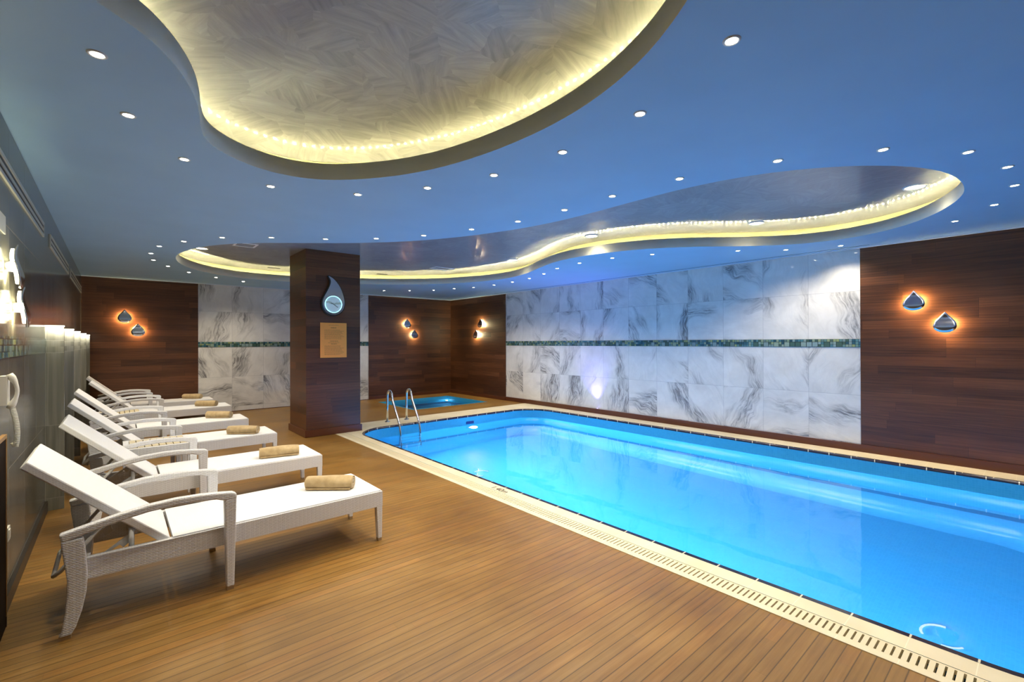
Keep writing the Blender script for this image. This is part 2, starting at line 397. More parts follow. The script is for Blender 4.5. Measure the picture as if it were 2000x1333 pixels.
# ---------------------------------------------------------------- big structure
# deck with pool and spa openings
PX0, PX1, PY0, PY1 = 3.07, 7.25, -.42, 7.71
CX0, CX1, CY0, CY1 = 2.74, 7.62, -.78, 8.35
SX0, SX1, SY0, SY1 = 5.03, 7.10, 9.20, 11.00
mb = MB()
xs = [XL, CX0, SX0, SX1, CX1, XR]; ys = [YF, CY0, CY1, SY0, SY1, YB]
for i in range(5):
    for k in range(5):
        cx, cy_ = (xs[i]+xs[i+1])/2, (ys[k]+ys[k+1])/2
        if CX0 < cx < CX1 and CY0 < cy_ < CY1: continue
        if SX0 < cx < SX1 and SY0 < cy_ < SY1: continue
        mb.face([(xs[i],ys[k],0),(xs[i+1],ys[k],0),(xs[i+1],ys[k+1],0),(xs[i],ys[k+1],0)])
struct(mb.build('floor', DECK))

def wallmesh(name, quads, mats, thick):
    mb = MB()
    for pts, mi in quads: mb.face(pts, mi)
    return struct(mb.build(name, mats, merge=False))
T = .03
# right wall: wood | marble | wood
MY0, MY1 = 1.63, 9.10
def wallx(mb, x, y0, y1, z0, z1, mi, s=1):
    q = [(x,y0,z0),(x,y1,z0),(x,y1,z1),(x,y0,z1)]; mb.face(q if s < 0 else q[::-1], mi)
def wally(mb, y, x0, x1, z0, z1, mi, s=1):
    q = [(x0,y,z0),(x1,y,z0),(x1,y,z1),(x0,y,z1)]; mb.face(q if s > 0 else q[::-1], mi)
mb = MB()
mb.box((XR-.0, YF, -.0), (XR+.12, MY0, ZC+.4)); mb.box((XR, MY1, 0), (XR+.12, YB+.12, ZC+.4)); mb.box((XR+.012, MY0, 0), (XR+.12, MY1, ZC+.4), 1)
struct(mb.build('wall_right', [PANEL, MARB_R], merge=False))
mb = MB(); BX0, BX1 = 1.33, 5.07
mb.box((XL-.1, YB, 0), (BX0, YB+.12, ZC+.4)); mb.box((BX1, YB, 0), (XR, YB+.12, ZC+.4)); mb.box((BX0, YB+.012, 0), (BX1, YB+.12, ZC+.4), 1)
struct(mb.build('wall_back', [PANEL, MARB_B], merge=False))
mb = MB(); mb.box((XL-.12, YF, 0), (XL, YB+.12, ZC+.4)); struct(mb.build('wall_left', STRI, merge=False))
mb = MB(); mb.box((XL-.12, YF-.12, 0), (XR+.12, YF, ZC+.4)); struct(mb.build('wall_front', PANEL, merge=False))
# mosaic bands
mb = MB(); mb.box((XR+.004, MY0, 1.42), (XR+.03, MY1, 1.53)); struct(mb.build('trim_1', MOS, merge=False))
mb = MB(); mb.box((BX0, YB+.004, 1.42), (BX1, YB+.03, 1.53)); struct(mb.build('trim_2', MOS, merge=False))
mb = MB(); mb.box((XL-.03, YF, 1.42), (XL+.006, 5.85, 1.545)); struct(mb.build('trim_3', MOS, merge=False))
# skirtings
mb = MB(); mb.box((XR-.012, MY0, .0), (XR+.02, MY1, .10)); mb.box((XR-.022, YF, 0), (XR+.02, MY0, .105)); mb.box((XR-.022, MY1, 0), (XR+.02, YB, .08)); struct(mb.build('baseboard_right', SKIRT, merge=False))
mb = MB(); mb.box((BX1, YB-.015, 0), (XR, YB+.02, .08)); mb.box((XL, YB-.015, 0), (BX0, YB+.02, .08)); mb.box((BX0,YB-.004,0),(BX1,YB+.02,.012)); struct(mb.build('baseboard_back', SKIRT, merge=False))
mb = MB(); mb.box((XL-.02, YF, 0), (XL+.018, YB, .09)); struct(mb.build('baseboard_left', DSK, merge=False))

# ceiling
RIM1 = [(-0.066,2.295),(0.024,2.341),(0.124,2.436),(0.225,2.596),(0.312,2.825),(0.353,3.02),(0.380,3.23),(0.410,3.375),(0.470,3.50),(0.600,3.63),(0.782,3.73),(0.977,3.755),(1.161,3.711),(1.320,3.60),(1.483,3.423),(1.640,3.20),(1.764,2.94),(1.845,2.672),(1.9,2.403),(1.932,2.132),(1.937,1.87),(1.920,1.627),(1.870,1.388),(1.79,1.157),(1.70,0.99),(1.59,0.83),
        (1.40,.58),(1.12,.30),(.72,.05),(.28,.02),(-.06,.28),(-.26,.75),(-.33,1.3),(-.30,1.8),(-.19,2.13)]
RIM2 = [(0.670,8.412),(0.745,8.912),(0.913,9.35),(1.186,9.80),(1.60,10.13),(2.10,10.28),(2.698,10.24),(3.45,9.96),(4.177,9.58),(4.85,9.11),(5.32,8.58),(5.62,8.08),(5.85,7.50),(5.93,6.89),(5.78,6.22),(5.47,5.62),(5.20,5.03),(5.20,4.45),(5.31,3.947),(5.50,3.48),(5.80,3.06),(6.33,2.65),(6.70,2.26),(6.88,1.79),(6.84,1.36),(6.60,0.98),(6.246,0.71),(5.815,0.52),(5.569,0.453),(5.35,0.425),(5.115,0.422),(4.82,0.453),(4.548,0.53),(4.256,0.70),(3.997,0.93),(3.79,1.21),(3.645,1.52),(3.555,1.90),(3.545,2.38),(3.555,2.90),(3.53,3.276),(3.482,3.6),(3.39,3.98),(3.161,4.6),(2.812,5.22),(2.32,5.75),(1.80,6.15),(1.445,6.42),(1.14,6.72),(0.94,7.05),(0.80,7.40),(0.71,7.79),(0.665,8.10)]
L1 = smooth_loop(relax(RIM1,1), 5); L2 = smooth_loop(relax(RIM2,1), 5)
outer = [(XL-.1,YF-.1),(XR+.1,YF-.1),(XR+.1,YB+.1),(XL-.1,YB+.1)]
mb = MB(); flat(mb, fill(outer, [L1, L2]), ZC, up=False); struct(mb.build('ceiling', CEIL))
def bdist(p, L):
    best = 9
    for i in range(len(L)):
        a, b = L[i-1], L[i]; dx, dy = b[0]-a[0], b[1]-a[1]; l2 = dx*dx+dy*dy or 1e-9
        t = max(0, min(1, ((p[0]-a[0])*dx+(p[1]-a[1])*dy)/l2)); best = min(best, math.hypot(p[0]-a[0]-t*dx, p[1]-a[1]-t*dy))
    return best
def recess(L, n, zu, dome=0):
    mb = MB(); A = offset(L, .018)
    strip(mb, L, L, ZC, ZL); strip(mb, L, A, ZL, ZL, smooth=False); strip(mb, A, A, ZL, ZC+.012)
    struct(mb.build('trim_%d' % n, COVE))
    B = offset(L, .20); mb = MB()
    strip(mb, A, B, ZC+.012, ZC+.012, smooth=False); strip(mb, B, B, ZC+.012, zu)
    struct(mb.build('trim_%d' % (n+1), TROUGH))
    mb = MB(); O = offset(L, .21)
    if not dome: flat(mb, fill(O, []), zu, up=False)
    else:
        vs = [Vector(p) for p in O]; nb = len(vs)
        x = min(p[0] for p in O)
        while x < max(p[0] for p in O):
            y = min(p[1] for p in O)
            while y < max(p[1] for p in O):
                if inside((x,y), O) and bdist((x,y), O) > .05: vs.append(Vector((x,y)))
                y += .085
            x += .085
        V,_,Fc,*_ = delaunay_2d_cdt(vs, [(i,(i+1)%nb) for i in range(nb)], [], 0, 1e-6)
        Z = [zu + dome*(1-math.exp(-(bdist(v, O)/.45)**1.3)) for v in V]
        for f in Fc:
            if inside(sum((V[i] for i in f), Vector((0,0)))/len(f), O):
                t = [(V[i].x,V[i].y,Z[i]) for i in f]; t = t if area2([q[:2] for q in t]) < 0 else t[::-1]
                mb.face(t, 0, [q[:2] for q in t], True)
    struct(mb.build('ceiling', STUC))
    # strip of small lamps hidden in the trough
    C0, C1 = offset(L, .125), offset(L, .137); mb = MB()
    zl = ZL-.022; strip(mb, C0, C1, zl, zl, smooth=False); strip(mb, C0, C0, zl, zl-.006); strip(mb, C1, C1, zl, zl-.006)
    return mb.build('light_strip', LEDY)
tag(recess(L1, 4, ZU-.02, .21), 'yellow LED strip hidden behind the rim of the large ceiling recess above the loungers', 'light strip')
tag(recess(L2, 6, ZU), 'yellow LED strip hidden behind the rim of the long curving ceiling recess over the pool', 'light strip')
mb = MB(); mb.box((XL, YB-.03, ZC-.012), (XR, YB, ZC)); mb.box((XR-.03, YF, ZC-.012), (XR, YB-.03, ZC)); struct(mb.build('trim_8', plain('white cornice', (.6,.68,.74), .5), merge=False))
mb = MB(); mb.box((XR-.135, 1.5, ZC-.002), (XR-.120, 9.4, ZC+.001)); tag(mb.build('slot_diffuser', BLACK, merge=False), 'thin black air slot in the blue ceiling running along above the marble wall', 'air slot')

# ---------------------------------------------------------------- pool
pool = thing('swimming_pool', 'long blue swimming pool with rounded corners set in the wooden deck', 'swimming pool', (5.1,3.6,0))
P = (-5.1,-3.6,0)
def loc(o, p=P): o.location = p; return o
IN = rrect(PX0, PY0, PX1, PY1, .60, 12); IN2 = rrect(PX0-.036, PY0-.036, PX1+.036, PY1+.036, .636, 12)
mb = MB(); flat(mb, fill([(2.905,CY0),(CX1,CY0),(CX1,CY1),(2.905,CY1)], [IN2]), .004)
mb.box((CX0,CY0,-.05),(2.785,CY1,.004))
loc(mb.build('coping', COPE, pool, merge=False))
mb = MB(); strip(mb, IN2, IN, .005, .005, smooth=False); strip(mb, IN, IN, .005, -.03)
loc(mb.build('edge_tiles', EDGE, pool))
mb = MB(); mb.box((2.785,CY0,-.09),(2.905,CY1,-.05)); loc(mb.build('drain_channel', BLACK, pool, merge=False))
mb = MB(); y = CY0
mb.box((2.785,CY0,-.02),(2.798,CY1,.002)); mb.box((2.892,CY0,-.02),(2.905,CY1,.002))
while y < CY1:
    mb.box((2.798,y,-.03),(2.892,min(y+.0215,CY1),.002)); y += .031
loc(mb.build('drain_grating', CREAM, pool, merge=False))
mb = MB(); ZB = -1.55; ZS = -.90
LG = rrect(PX0+.14, PY0+.14, PX1-.14, PY1-.14, .5, 12); FL = rrect(PX0+.30, PY0+.30, PX1-.30, PY1-.30, .55, 12)
strip(mb, IN, IN, -.03, ZS); strip(mb, IN, LG, ZS, ZS, smooth=False); strip(mb, LG, LG, ZS, ZB+.18)
strip(mb, LG, FL, ZB+.18, ZB); flat(mb, fill(FL, []), ZB)
loc(mb.build('basin', TILE, pool))
me_t = None
# depth mark
cu = bpy.data.curves.new('t', 'FONT'); cu.body = '1.40m'; cu.size = .098; cu.align_x = 'CENTER'; cu.space_character = 1.0
to = bpy.data.objects.new('t', cu); COL.objects.link(to); bpy.context.view_layer.update()
me_t = bpy.data.meshes.new_from_object(to.evaluated_get(bpy.context.evaluated_depsgraph_get())); bpy.data.objects.remove(to)
me_t.materials.clear(); me_t.materials.append(BLACK)
dm = bpy.data.objects.new('depth_marking', me_t); COL.objects.link(dm); dm.parent = pool; dm.location = (2.925-5.1, 3.62-3.6, .0055); dm.rotation_euler = (0,0,R(-90))
dm['label'] = 'black 1.40m depth lettering'
# underwater lamps
UW = emit('underwater lamp glass', (.85,.95,1), 30); STW = plain('white lamp ring', (.8,.85,.9), .2)
def uwlamp(x, y, z, rot, e, aim):
    """lamp set in the pool wall"""
    p = thing('x', '', ''); bpy.data.objects.remove(p)
    mb = MB(); ax = 'y' if abs(aim[1]) > .5 else 'x' if abs(aim[0]) > .5 else 'z'
    s = aim[0]+aim[1]+aim[2]
    mb.lathe([(.085,0),(.11,.004*s),(.11,.022*s),(.088,.03*s)], (0,0,0), 24, 1, ax); mb.lathe([(0,.018*s),(.088,.018*s)], (0,0,0), 24, 0, ax)
    o = mb.build('underwater_lamp', [UW, STW], pool, merge=False); o.location = (x-5.1, y-3.6, z)
    l = lamp('underwater_light', 'SPOT', (x-5.1+aim[0]*.06, y-3.6+aim[1]*.06, z+aim[2]*.06), e, (.52,.64,1.0), rot, pool, spot_size=R(165), spot_blend=.5, shadow_soft_size=.07)
    return o
uwlamp(5.56, PY1-.004, -.42, (R(-90),0,0), POOL_W*1.0, (0,-1,0))
uwlamp(PX0+.004, 5.2, -.5, (0,R(-90),0), POOL_W*1.4, (1,0,0))
uwlamp(PX0+.004, 2.7, -.5, (0,R(-90),0), POOL_W*.8, (1,0,0))
uwlamp(PX0+.004, .5, -.5, (0,R(-90),0), POOL_W*.4, (1,0,0))
# lamp-like inlets on the floor of the basin, and a skimmer slot
for x, y in ((4.43,5.88),(4.83,.52)):
    mb = MB(); mb.tube([(.13*math.cos(a*math.pi/12), .13*math.sin(a*math.pi/12), .02) for a in range(9)], .009, 8); mb.tube([(.13*math.cos(a*math.pi/12), .13*math.sin(a*math.pi/12), .02) for a in range(12,17)], .009, 8)
    loc(mb.build('floor_inlet_ring', emit('lit ring', (.7,.95,1), 1.0), pool), (x-5.1,y-3.6,ZB))
mb = MB(); mb.box((5.42,PY1-.012,-.165),(5.60,PY1+.0,-.115)); loc(mb.build('skimmer_slot', plain('dark slot',(.01,.02,.12),.4), pool, merge=False))
wt = MB(); flat(wt, fill(IN, []), WATER); wo = wt.build('pool_water', WATERM); tag(wo, 'clear calm blue water filling the long swimming pool', 'water')

# spa pool
spa = thing('plunge_pool', 'small rectangular turquoise plunge pool sunk in the deck in the far corner', 'pool', ((SX0+SX1)/2,(SY0+SY1)/2,0))
SP = (-(SX0+SX1)/2, -(SY0+SY1)/2, 0)
ro = [(SX0,SY0),(SX1,SY0),(SX1,SY1),(SX0,SY1)]; ri = [(SX0+.05,SY0+.05),(SX1-.05,SY0+.05),(SX1-.05,SY1-.05),(SX0+.05,SY1-.05)]
mb = MB(); strip(mb, ro, ro, 0.003, -.05, smooth=False); strip(mb, ro, ri, .003, .003, smooth=False); strip(mb, ri, ri, .003, -.9, smooth=False); flat(mb, [ri], -.9)
loc(mb.build('basin', TILE, spa), SP)
lamp('underwater_light', 'POINT', (.93,.80,-.35), 13, (.6,.8,1.0), parent=spa, shadow_soft_size=.03)
wt = MB(); flat(wt, [ri], -.07); tag(wt.build('plunge_pool_water', WATERM), 'still turquoise water in the small plunge pool in the far corner', 'water')

# ladder
lad = thing('pool_ladder', 'polished steel pool ladder with two hooped handrails at the far end of the pool', 'pool ladder', (4.1,7.9,0))
for x in (3.9, 4.3):
    pts = [(x,8.13,.0),(x,8.13,.30),(x,8.125,.46)]
    for k in range(1,9):
        a = math.pi*k/9; pts.append((x, 8.03+.095*math.cos(a), .47+.13*math.sin(a)))
    pts += [(x,7.90,.40),(x,7.68,.08),(x,7.635,-.02),(x,7.60,-.20),(x,7.58,-1.15)]
    mb = MB(); mb.tube([(a-4.1,b-7.9,c) for a,b,c in pts], .021, 12)
    h = mb.build('handrail', STEEL, lad)
    mb = MB(); mb.lathe([(.021,.02),(.045,.016),(.05,.004),(.05,0)], (x-4.1,.23,.004), 20); mb.build('flange', STEEL, h)
for z in (-.32,-.56,-.80,-1.04):
    mb = MB(); mb.box((-.2,-.36,z-.015),(.2,-.27,z)); mb.build('step', STEEL, lad, bevel=.006, merge=False)

# ---------------------------------------------------------------- column, clock and notice
KX0, KX1, KY0, KY1 = 2.29, 3.17, 7.64, 8.52
colo = thing('column', 'square pillar clad in dark reddish wood standing at the corner of the pool', 'pillar', ((KX0+KX1)/2,(KY0+KY1)/2,0))
kp = (-(KX0+KX1)/2, -(KY0+KY1)/2, 0)
mb = MB(); mb.box((KX0,KY0,.0),(KX1,KY1,ZU-.001)); loc(mb.build('shaft', PANEL, colo, merge=False), kp)
mb = MB(); mb.box((KX0-.022,KY0-.022,.005),(KX1+.022,KY1+.022,.115)); loc(mb.build('plinth', SKIRT, colo, merge=False, bevel=.003), kp)
CK = [(2.638,2.602),(2.73,2.548),(2.818,2.441),(2.873,2.318),(2.902,2.179),(2.881,2.05),(2.804,1.967),(2.704,1.938),(2.605,1.964),(2.541,2.036),(2.517,2.146),(2.541,2.246),(2.594,2.349),(2.639,2.452),(2.645,2.515),(2.615,2.575)]
clk = thing('wall_clock', 'droplet-shaped mirrored wall clock with a glowing round dial on the wooden pillar', 'clock', (2.71,KY0,2.2))
ck = smooth_loop([(x-2.71,z-2.2) for x,z in CK], 5)
def droplate(mb, o, y0, y1, mi=0): mb.prism(o if area2(o) > 0 else o[::-1], 'y', y0, y1, mi)
mb = MB(); droplate(mb, ck, 0, -.03); mb.build('rim', BLACK, clk, merge='n')
ins = offset(ck, -.016); ins = [(x+.004,z+.004) for x,z in ins]
mb = MB(); droplate(mb, ins, -.03, -.035); mb.build('mirror_face', MIRROR, clk, merge='n')
mb = MB(); mb.tube([(.0+.135*math.cos(a*math.pi/16), -.040, -.068+.135*math.sin(a*math.pi/16)) for a in range(32)], .005, 8, 0, True); mb.build('light_ring', emit('cyan ring light', (.35,.85,1), 2.2), clk)
Md = MT('sea picture dial'); u, v, _ = Md.sep(Md.uv()); nn = Md.noise(Md.uv(), 9, 4)
Md.set(base=Md.ramp(Md.math('ADD', Md.math('MULTIPLY', v, 2.6), Md.math('MULTIPLY', nn, .35)), [(-0.0,(.75,.80,.76)),(.001,(.75,.80,.76)),(.06,(.30,.33,.22)),(.14,(.70,.76,.74)),(.5,(.35,.45,.46))]), rough=.3, emis=(.6,.9,1), es=.12)
mb = MB(); mb.lathe([(0,-.038),(.128,-.038)], (0,0,-.068), 32, 0, 'y', True); mb.build('dial', Md.m, clk)
for ang, ln in ((-35,.085),(152,.05)):
    mb = MB(); a = R(ang); c, s_ = math.cos(a), math.sin(a); n_ = (-s_*.004, c*.004)
    q = [(n_[0],-.068+n_[1]),(ln*c+n_[0],-.068+ln*s_+n_[1]),(ln*c-n_[0],-.068+ln*s_-n_[1]),(-n_[0],-.068-n_[1])]
    mb.prism(q, 'y', -.042, -.044); mb.build('clock_hand', BLACK, clk, merge='n')
for a in range(12):
    q = (.112*math.sin(a*math.pi/6), .112*math.cos(a*math.pi/6)-.068)
    mb = MB(); mb.box((q[0]-.004,-.043,q[1]-.004),(q[0]+.004,-.039,q[1]+.004)); mb.build('hour_mark', emit('mark', (.4,.9,1), 1.0), clk, merge=False)
ntc = thing('notice_board', 'orange printed notice sheet fixed to the wooden pillar under the droplet clock', 'notice', (2.72,KY0,1.545))
mb = MB(); mb.box((-.213,-.012,-.285),(.213,0,.285)); mb.build('sheet', plain('orange sheet', (1,.36,.06), .45), ntc, merge=False)
mb = MB(); INK = plain('brown ink', (.38,.13,.02), .6)
def line(x0, x1, z, h=.0045):
    x = x0
    while x < x1:
        wv = random.uniform(.012,.04); mb.box((x,-.0135,z),(min(x+wv,x1),-.0118,z+h)); x += wv+.006
line(-.08,.08,.245); line(-.045,.04,.198,.012)
for k in range(9): line(-.15,random.uniform(.10,.17),.165-k*.018)
line(-.06,.07,-.02,.008); line(-.09,.09,-.045); line(-.045,.05,-.065,.008)
for k in range(9): line(-.15,random.uniform(.08,.17),-.095-k*.018)
mb.build('printed_text', INK, ntc, merge=False)

# ---------------------------------------------------------------- wall droplet lamps
DROP = [(0,.128),(.018,.108),(.045,.073),(.078,.035),(.098,-.002),(.106,-.040),(.097,-.075),(.072,-.103),(.038,-.119),(0,-.124)]
DROP = DROP + [(-x,z) for x,z in DROP[-2:0:-1]]
def sconce(loc_, rz, label, led, energy, col, group):
    t = thing('droplet_wall_lamp', label, 'wall lamp', loc_, rz, group)
    o = smooth_loop(DROP, 3)[::-1]; n = len(o)
    def wv(x, z): return -.058 + .012*math.sin(z*22)
    mb = MB(); f = [(x, wv(x,z), z) for x,z in o]; b = [(x, wv(x,z)+.005, z) for x,z in o]
    cc = (0, wv(0,0), 0); cb = (0, wv(0,0)+.005, 0)
    for i in range(n):
        j = (i+1)%n; N3 = 4
        for k in range(N3):
            s0, s1 = k/N3, (k+1)/N3
            def pt(i_, s, d): x, z = o[i_][0]*s, o[i_][1]*s; return (x, wv(x,z)+d, z)
            for d, fl in ((0,0),(.005,1)):
                q = [pt(i,s0,d),pt(i,s1,d),pt(j,s1,d),pt(j,s0,d)] if k else [pt(i,0,d),pt(i,s1,d),pt(j,s1,d)]
                mb.face(q[::-1] if fl else q, 0, None, True)
        mb.face([f[i],b[i],b[j],f[j]])
    mb.build('mirror_plate', MIRROR, t)
    mb = MB()
    ro_ = [(x*.80,z*.80) for x,z in o]
    for i in range(0, n, 1):
        j = (i+1)%n; a, b2 = ro_[i], ro_[j]; q0, q1 = (a[0]+(b2[0]-a[0])*.18, a[1]+(b2[1]-a[1])*.18), (a[0]+(b2[0]-a[0])*.82, a[1]+(b2[1]-a[1])*.82)
        mb.face([(q0[0],wv(0,q0[1])+.012,q0[1]),(q1[0],wv(0,q1[1])+.012,q1[1]),(q1[0],wv(0,q1[1])+.024,q1[1]),(q0[0],wv(0,q0[1])+.024,q0[1])])
    mb.build('light_ring', led, t, merge=False)
    mb = MB(); mb.lathe([(.0,0),(.03,0),(.03,-.045),(0,-.045)], (0,0,0), 16, 0, 'y', True); mb.build('wall_mount', plain('mount', (.3,.3,.3), .4), t)
    for x, z in ((0,-.06),(.045,0),(-.045,0)):
        lamp('lamp_light', 'POINT', (x,-.032,z), energy/3, col, parent=t, shadow_soft_size=.015)
AMBC = (1,.70,.36); PALE = (1,.85,.45)
g = 'pairs of droplet wall lamps'
for (x, y, z, rz, lab, led, en, c) in [
    (.143, YB, 2.03, 0, 'droplet mirror lamp with amber halo on the far left wood wall, upper of its pair', LEDA, SCONCE_W, AMBC),
    (.343, YB, 1.765, 0, 'droplet mirror lamp with amber halo on the far left wood wall, lower of its pair', LEDA, SCONCE_W, AMBC),
    (6.176, YB, 2.04, 0, 'droplet mirror lamp on the back wood wall above the plunge pool, upper of its pair', LEDW, SCONCE_W, PALE),
    (6.399, YB, 1.745, 0, 'droplet mirror lamp on the back wood wall above the plunge pool, lower of its pair', LEDW, SCONCE_W, PALE),
    (XR, 10.117, 2.03, R(-90), 'narrow-looking glowing droplet lamp on wood wall just left of the long marble wall, upper one', LEDW, SCONCE_W*1.6, PALE),
    (XR, 10.331, 1.735, R(-90), 'narrow-looking glowing droplet lamp on wood wall just left of the long marble wall, lower one', LEDW, SCONCE_W*1.6, PALE),
    (XR, 1.071, 2.005, R(-90), 'droplet mirror lamp on the right wood wall beside the marble, upper left of its pair', LEDA, SCONCE_W*1.5, (1,.72,.36)),
    (XR, .786, 1.722, R(-90), 'droplet mirror lamp on the right wood wall beside the marble, lower right of its pair', LEDA, SCONCE_W*1.5, (1,.72,.36)),
    (XL, 3.86, 1.945, R(90), 'bright droplet lamp seen edge-on on the left stone wall, upper of its pair', LEDL, SCONCE_W*.7, (1,.92,.55)),
    (XL, 4.12, 1.725, R(90), 'bright droplet lamp seen edge-on on the left stone wall, lower of its pair', LEDL, SCONCE_W*.7, (1,.92,.55))]:
    sconce((x,y,z), rz, lab, led, en, c, g)

# ---------------------------------------------------------------- ceiling spotlights
ORD = ['first','second','third','fourth','fifth','sixth','seventh','eighth','ninth','tenth','eleventh','twelfth','thirteenth','fourteenth','fifteenth','sixteenth','seventeenth','eighteenth','nineteenth']
DA= [(-0.058, 2.708), (0.058, 3.319), (0.363, 3.865), (0.955, 4.084), (1.573, 3.831), (1.94, 3.299), (2.176, 2.722), (2.262, 2.096), (2.21, 1.464), (1.968, 0.856)]
DB= [(0.438, 7.53), (0.648, 6.979), (0.974, 6.434), (1.422, 6.058), (1.946, 5.726), (2.406, 5.304), (2.765, 4.794), (3.025, 4.19), (3.199, 3.603), (3.262, 3.002), (3.272, 2.449), (3.323, 1.85), (3.522, 1.219), (3.85, 0.693), (4.341, 0.33), (4.932, 0.171), (5.561, 0.154), (6.208, 0.301), (6.734, 0.615)]
DC= [(0.385, 8.201), (0.445, 8.829), (0.659, 9.381), (0.999, 9.955), (1.472, 10.4), (1.993, 10.74)]
DD= [(4.955, 10.495), (5.435, 10.105), (5.831, 9.642), (6.037, 9.066), (6.243, 8.574), (6.342, 7.945), (6.32, 7.296), (6.225, 6.675), (6.016, 6.054), (5.752, 5.47), (5.64, 4.868), (5.679, 4.255), (5.893, 3.709), (6.583, 2.794), (7.026, 2.333), (7.289, 1.762)]
SPOTD = lampdata('spotlight_beam', 'SPOT', SPOT_W, (1,.88,.68), spot_size=R(134), spot_blend=.9, shadow_soft_size=.03)
mb = MB(); mb.lathe([(.024,-.001),(.027,-.005),(.034,-.005),(.037,0)], (0,0,0), 24, 0, 'z', True); 
first = thing('ceiling_spotlight', 'x', 'spotlight', (0,0,ZC)); mb.build('trim_ring', RIM, first)
mb = MB(); mb.lathe([(0,-.003),(.024,-.003)], (0,0,0), 20, 0, 'z', True); mb.build('lens', LENS, first)
lamp('spotlight_beam', 'SPOT', (0,0,-.02), 0, (1,1,1), parent=first, data=SPOTD)
used = False
for pts, txt, gr in ((DA, 'in the row round the large recess', 'ceiling spotlights round the large recess'),
                     (DB, 'in the row along the long recess, near side', 'ceiling spotlights on the near side of the long recess'),
                     (DC, 'nearest in the row round the long recess left tip', 'ceiling spotlights round the left tip of the long recess'),
                     (DD, 'in the row between long recess and marble wall', 'ceiling spotlights between long recess and marble wall')):
    for i, (x, y) in enumerate(pts):
        lab = 'small round spotlight, %s from left %s' % (ORD[i], txt)
        if 'left tip' in txt: lab = 'small round spotlight, %s %s' % (ORD[i], txt)
        if not used: o = first; o.location = (x,y,ZC); o['label'] = lab; o['group'] = gr; used = True
        else: dup(first, (x,y,ZC), 0, lab, gr)
labs = ['at its left tip','beyond the middle narrowing on the left','near the middle narrowing','in its right lobe','at its right tip']
labs = ['by its left tip','left of its narrow waist','at its narrow waist','right of its narrow waist','by its right tip']
for (x, y), lb in zip([(1.035,8.662),(5.48,6.31),(5.09,4.173),(6.143,2.378),(5.885,0.817)], labs):
    t = thing('recess_downlight', 'large round glowing downlight inside the long ceiling recess, %s' % lb, 'downlight', (x,y,ZU), 0, 'downlights inside the long recess')
    mb = MB(); mb.lathe([(.075,0),(.080,-.010),(.092,-.010),(.096,0)], (0,0,0), 28, 0, 'z', True); mb.build('trim_ring', RIM, t)
    mb = MB(); mb.lathe([(0,-.004),(.075,-.004)], (0,0,0), 28, 0, 'z', True); mb.build('lens', LENSB, t)
    lamp('downlight_beam', 'SPOT', (0,0,-.03), 14, (1,.8,.5), parent=t, spot_size=R(130), spot_blend=.8, shadow_soft_size=.06)
def hatch(x, y, lx, ly, label, rz):
    t = thing('access_hatch', label, 'ceiling hatch', (x,y,ZU), rz)
    mb = MB(); q = plain('hatch rim', (.95,.95,.95), .3)
    for a, b in (((-lx,-ly),(lx,-ly+.03)),((-lx,ly-.03),(lx,ly)),((-lx,-ly+.03),(-lx+.03,ly-.03)),((lx-.03,-ly+.03),(lx,ly-.03))): mb.box((*a,-.008),(*b,0))
    mb.build('frame', q, t, merge=False); mb = MB(); mb.box((-lx+.03,-ly+.03,-.004),(lx-.03,ly-.03,0)); mb.build('panel', STUC, t, merge=False)
hatch(1.505, 7.95, .15, .15, 'square white-rimmed hatch in the long recess left of the pillar top', 0)
hatch(5.0, 7.95, .22, .13, 'pale-rimmed rectangular hatch in the long recess right of the pillar', 0)
for x, y, lb in ((2.40,10.16,'left'),(4.42,9.58+.0,'right')):
    mb = MB(); mb.box((-.11,-.04,-.006),(.11,.04,0)); o = mb.build('air_outlet', BLACK, merge=False); o.location = (x,y-.12,ZU); tag(o, 'small dark air outlet at the far edge of the long recess, %s of the pillar' % lb, 'air outlet')

# ---------------------------------------------------------------- left wall items
def vent(y0, y1, label):
    t = thing('linear_air_vent', label, 'air vent', (XL,(y0+y1)/2,2.49), 0, 'air vents along the top of the left wall'); h = (y1-y0)/2
    mb = MB(); V_ = plain('vent frame', (.42,.42,.36), .35)
    mb.box((0,-h,-.062),(.010,h,-.040)); mb.box((0,-h,.040),(.010,h,.062)); mb.box((0,-h,-.040),(.010,-h+.02,.040)); mb.box((0,h-.02,-.040),(.010,h,.040)); mb.box((0,-h+.02,-.010),(.008,h-.02,.010))
    mb.build('frame', V_, t, merge=False); mb = MB(); mb.box((0,-h+.02,-.040),(.003,h-.02,-.010)); mb.box((0,-h+.02,.010),(.003,h-.02,.040)); mb.build('slot', BLACK, t, merge=False)
vent(1.2, 5.68, 'long black slotted air vent high on the left wall, nearest of three'); vent(6.22, 8.5, 'black slotted air vent high on the left wall, middle of three'); vent(8.9, 11.55, 'black slotted air vent high on the left wall, farthest of three')
MPLATE = mat_striated(.0, 'pale stone slab', 1.1)
for k, (y, lb) in enumerate(((5.85,'nearest'),(7.16,'second nearest'),(8.45,'middle'),(10.1,'second farthest'),(11.52,'farthest'))):
    t = thing('wall_fin', 'head-high pale stone fin jutting from the left wall behind the loungers, %s of five' % lb, 'wall divider', (XL,y,0), 0, 'stone fins on the left wall')
    mb = MB(); mb.box((0,0,0),(.122,.035,1.655)); mb.build('slab', MPLATE, t, merge=False)
    mb = MB(); mb.box((.0,-.008,1.655),(.124,.035,1.668)); mb.build('top_light', FINL, t, merge=False)
    lamp('fin_light', 'AREA', (.07,-.05,1.655), .8, (1,.96,.78), (R(20),0,0), t, shape='RECTANGLE', size=.11, size_y=.02)
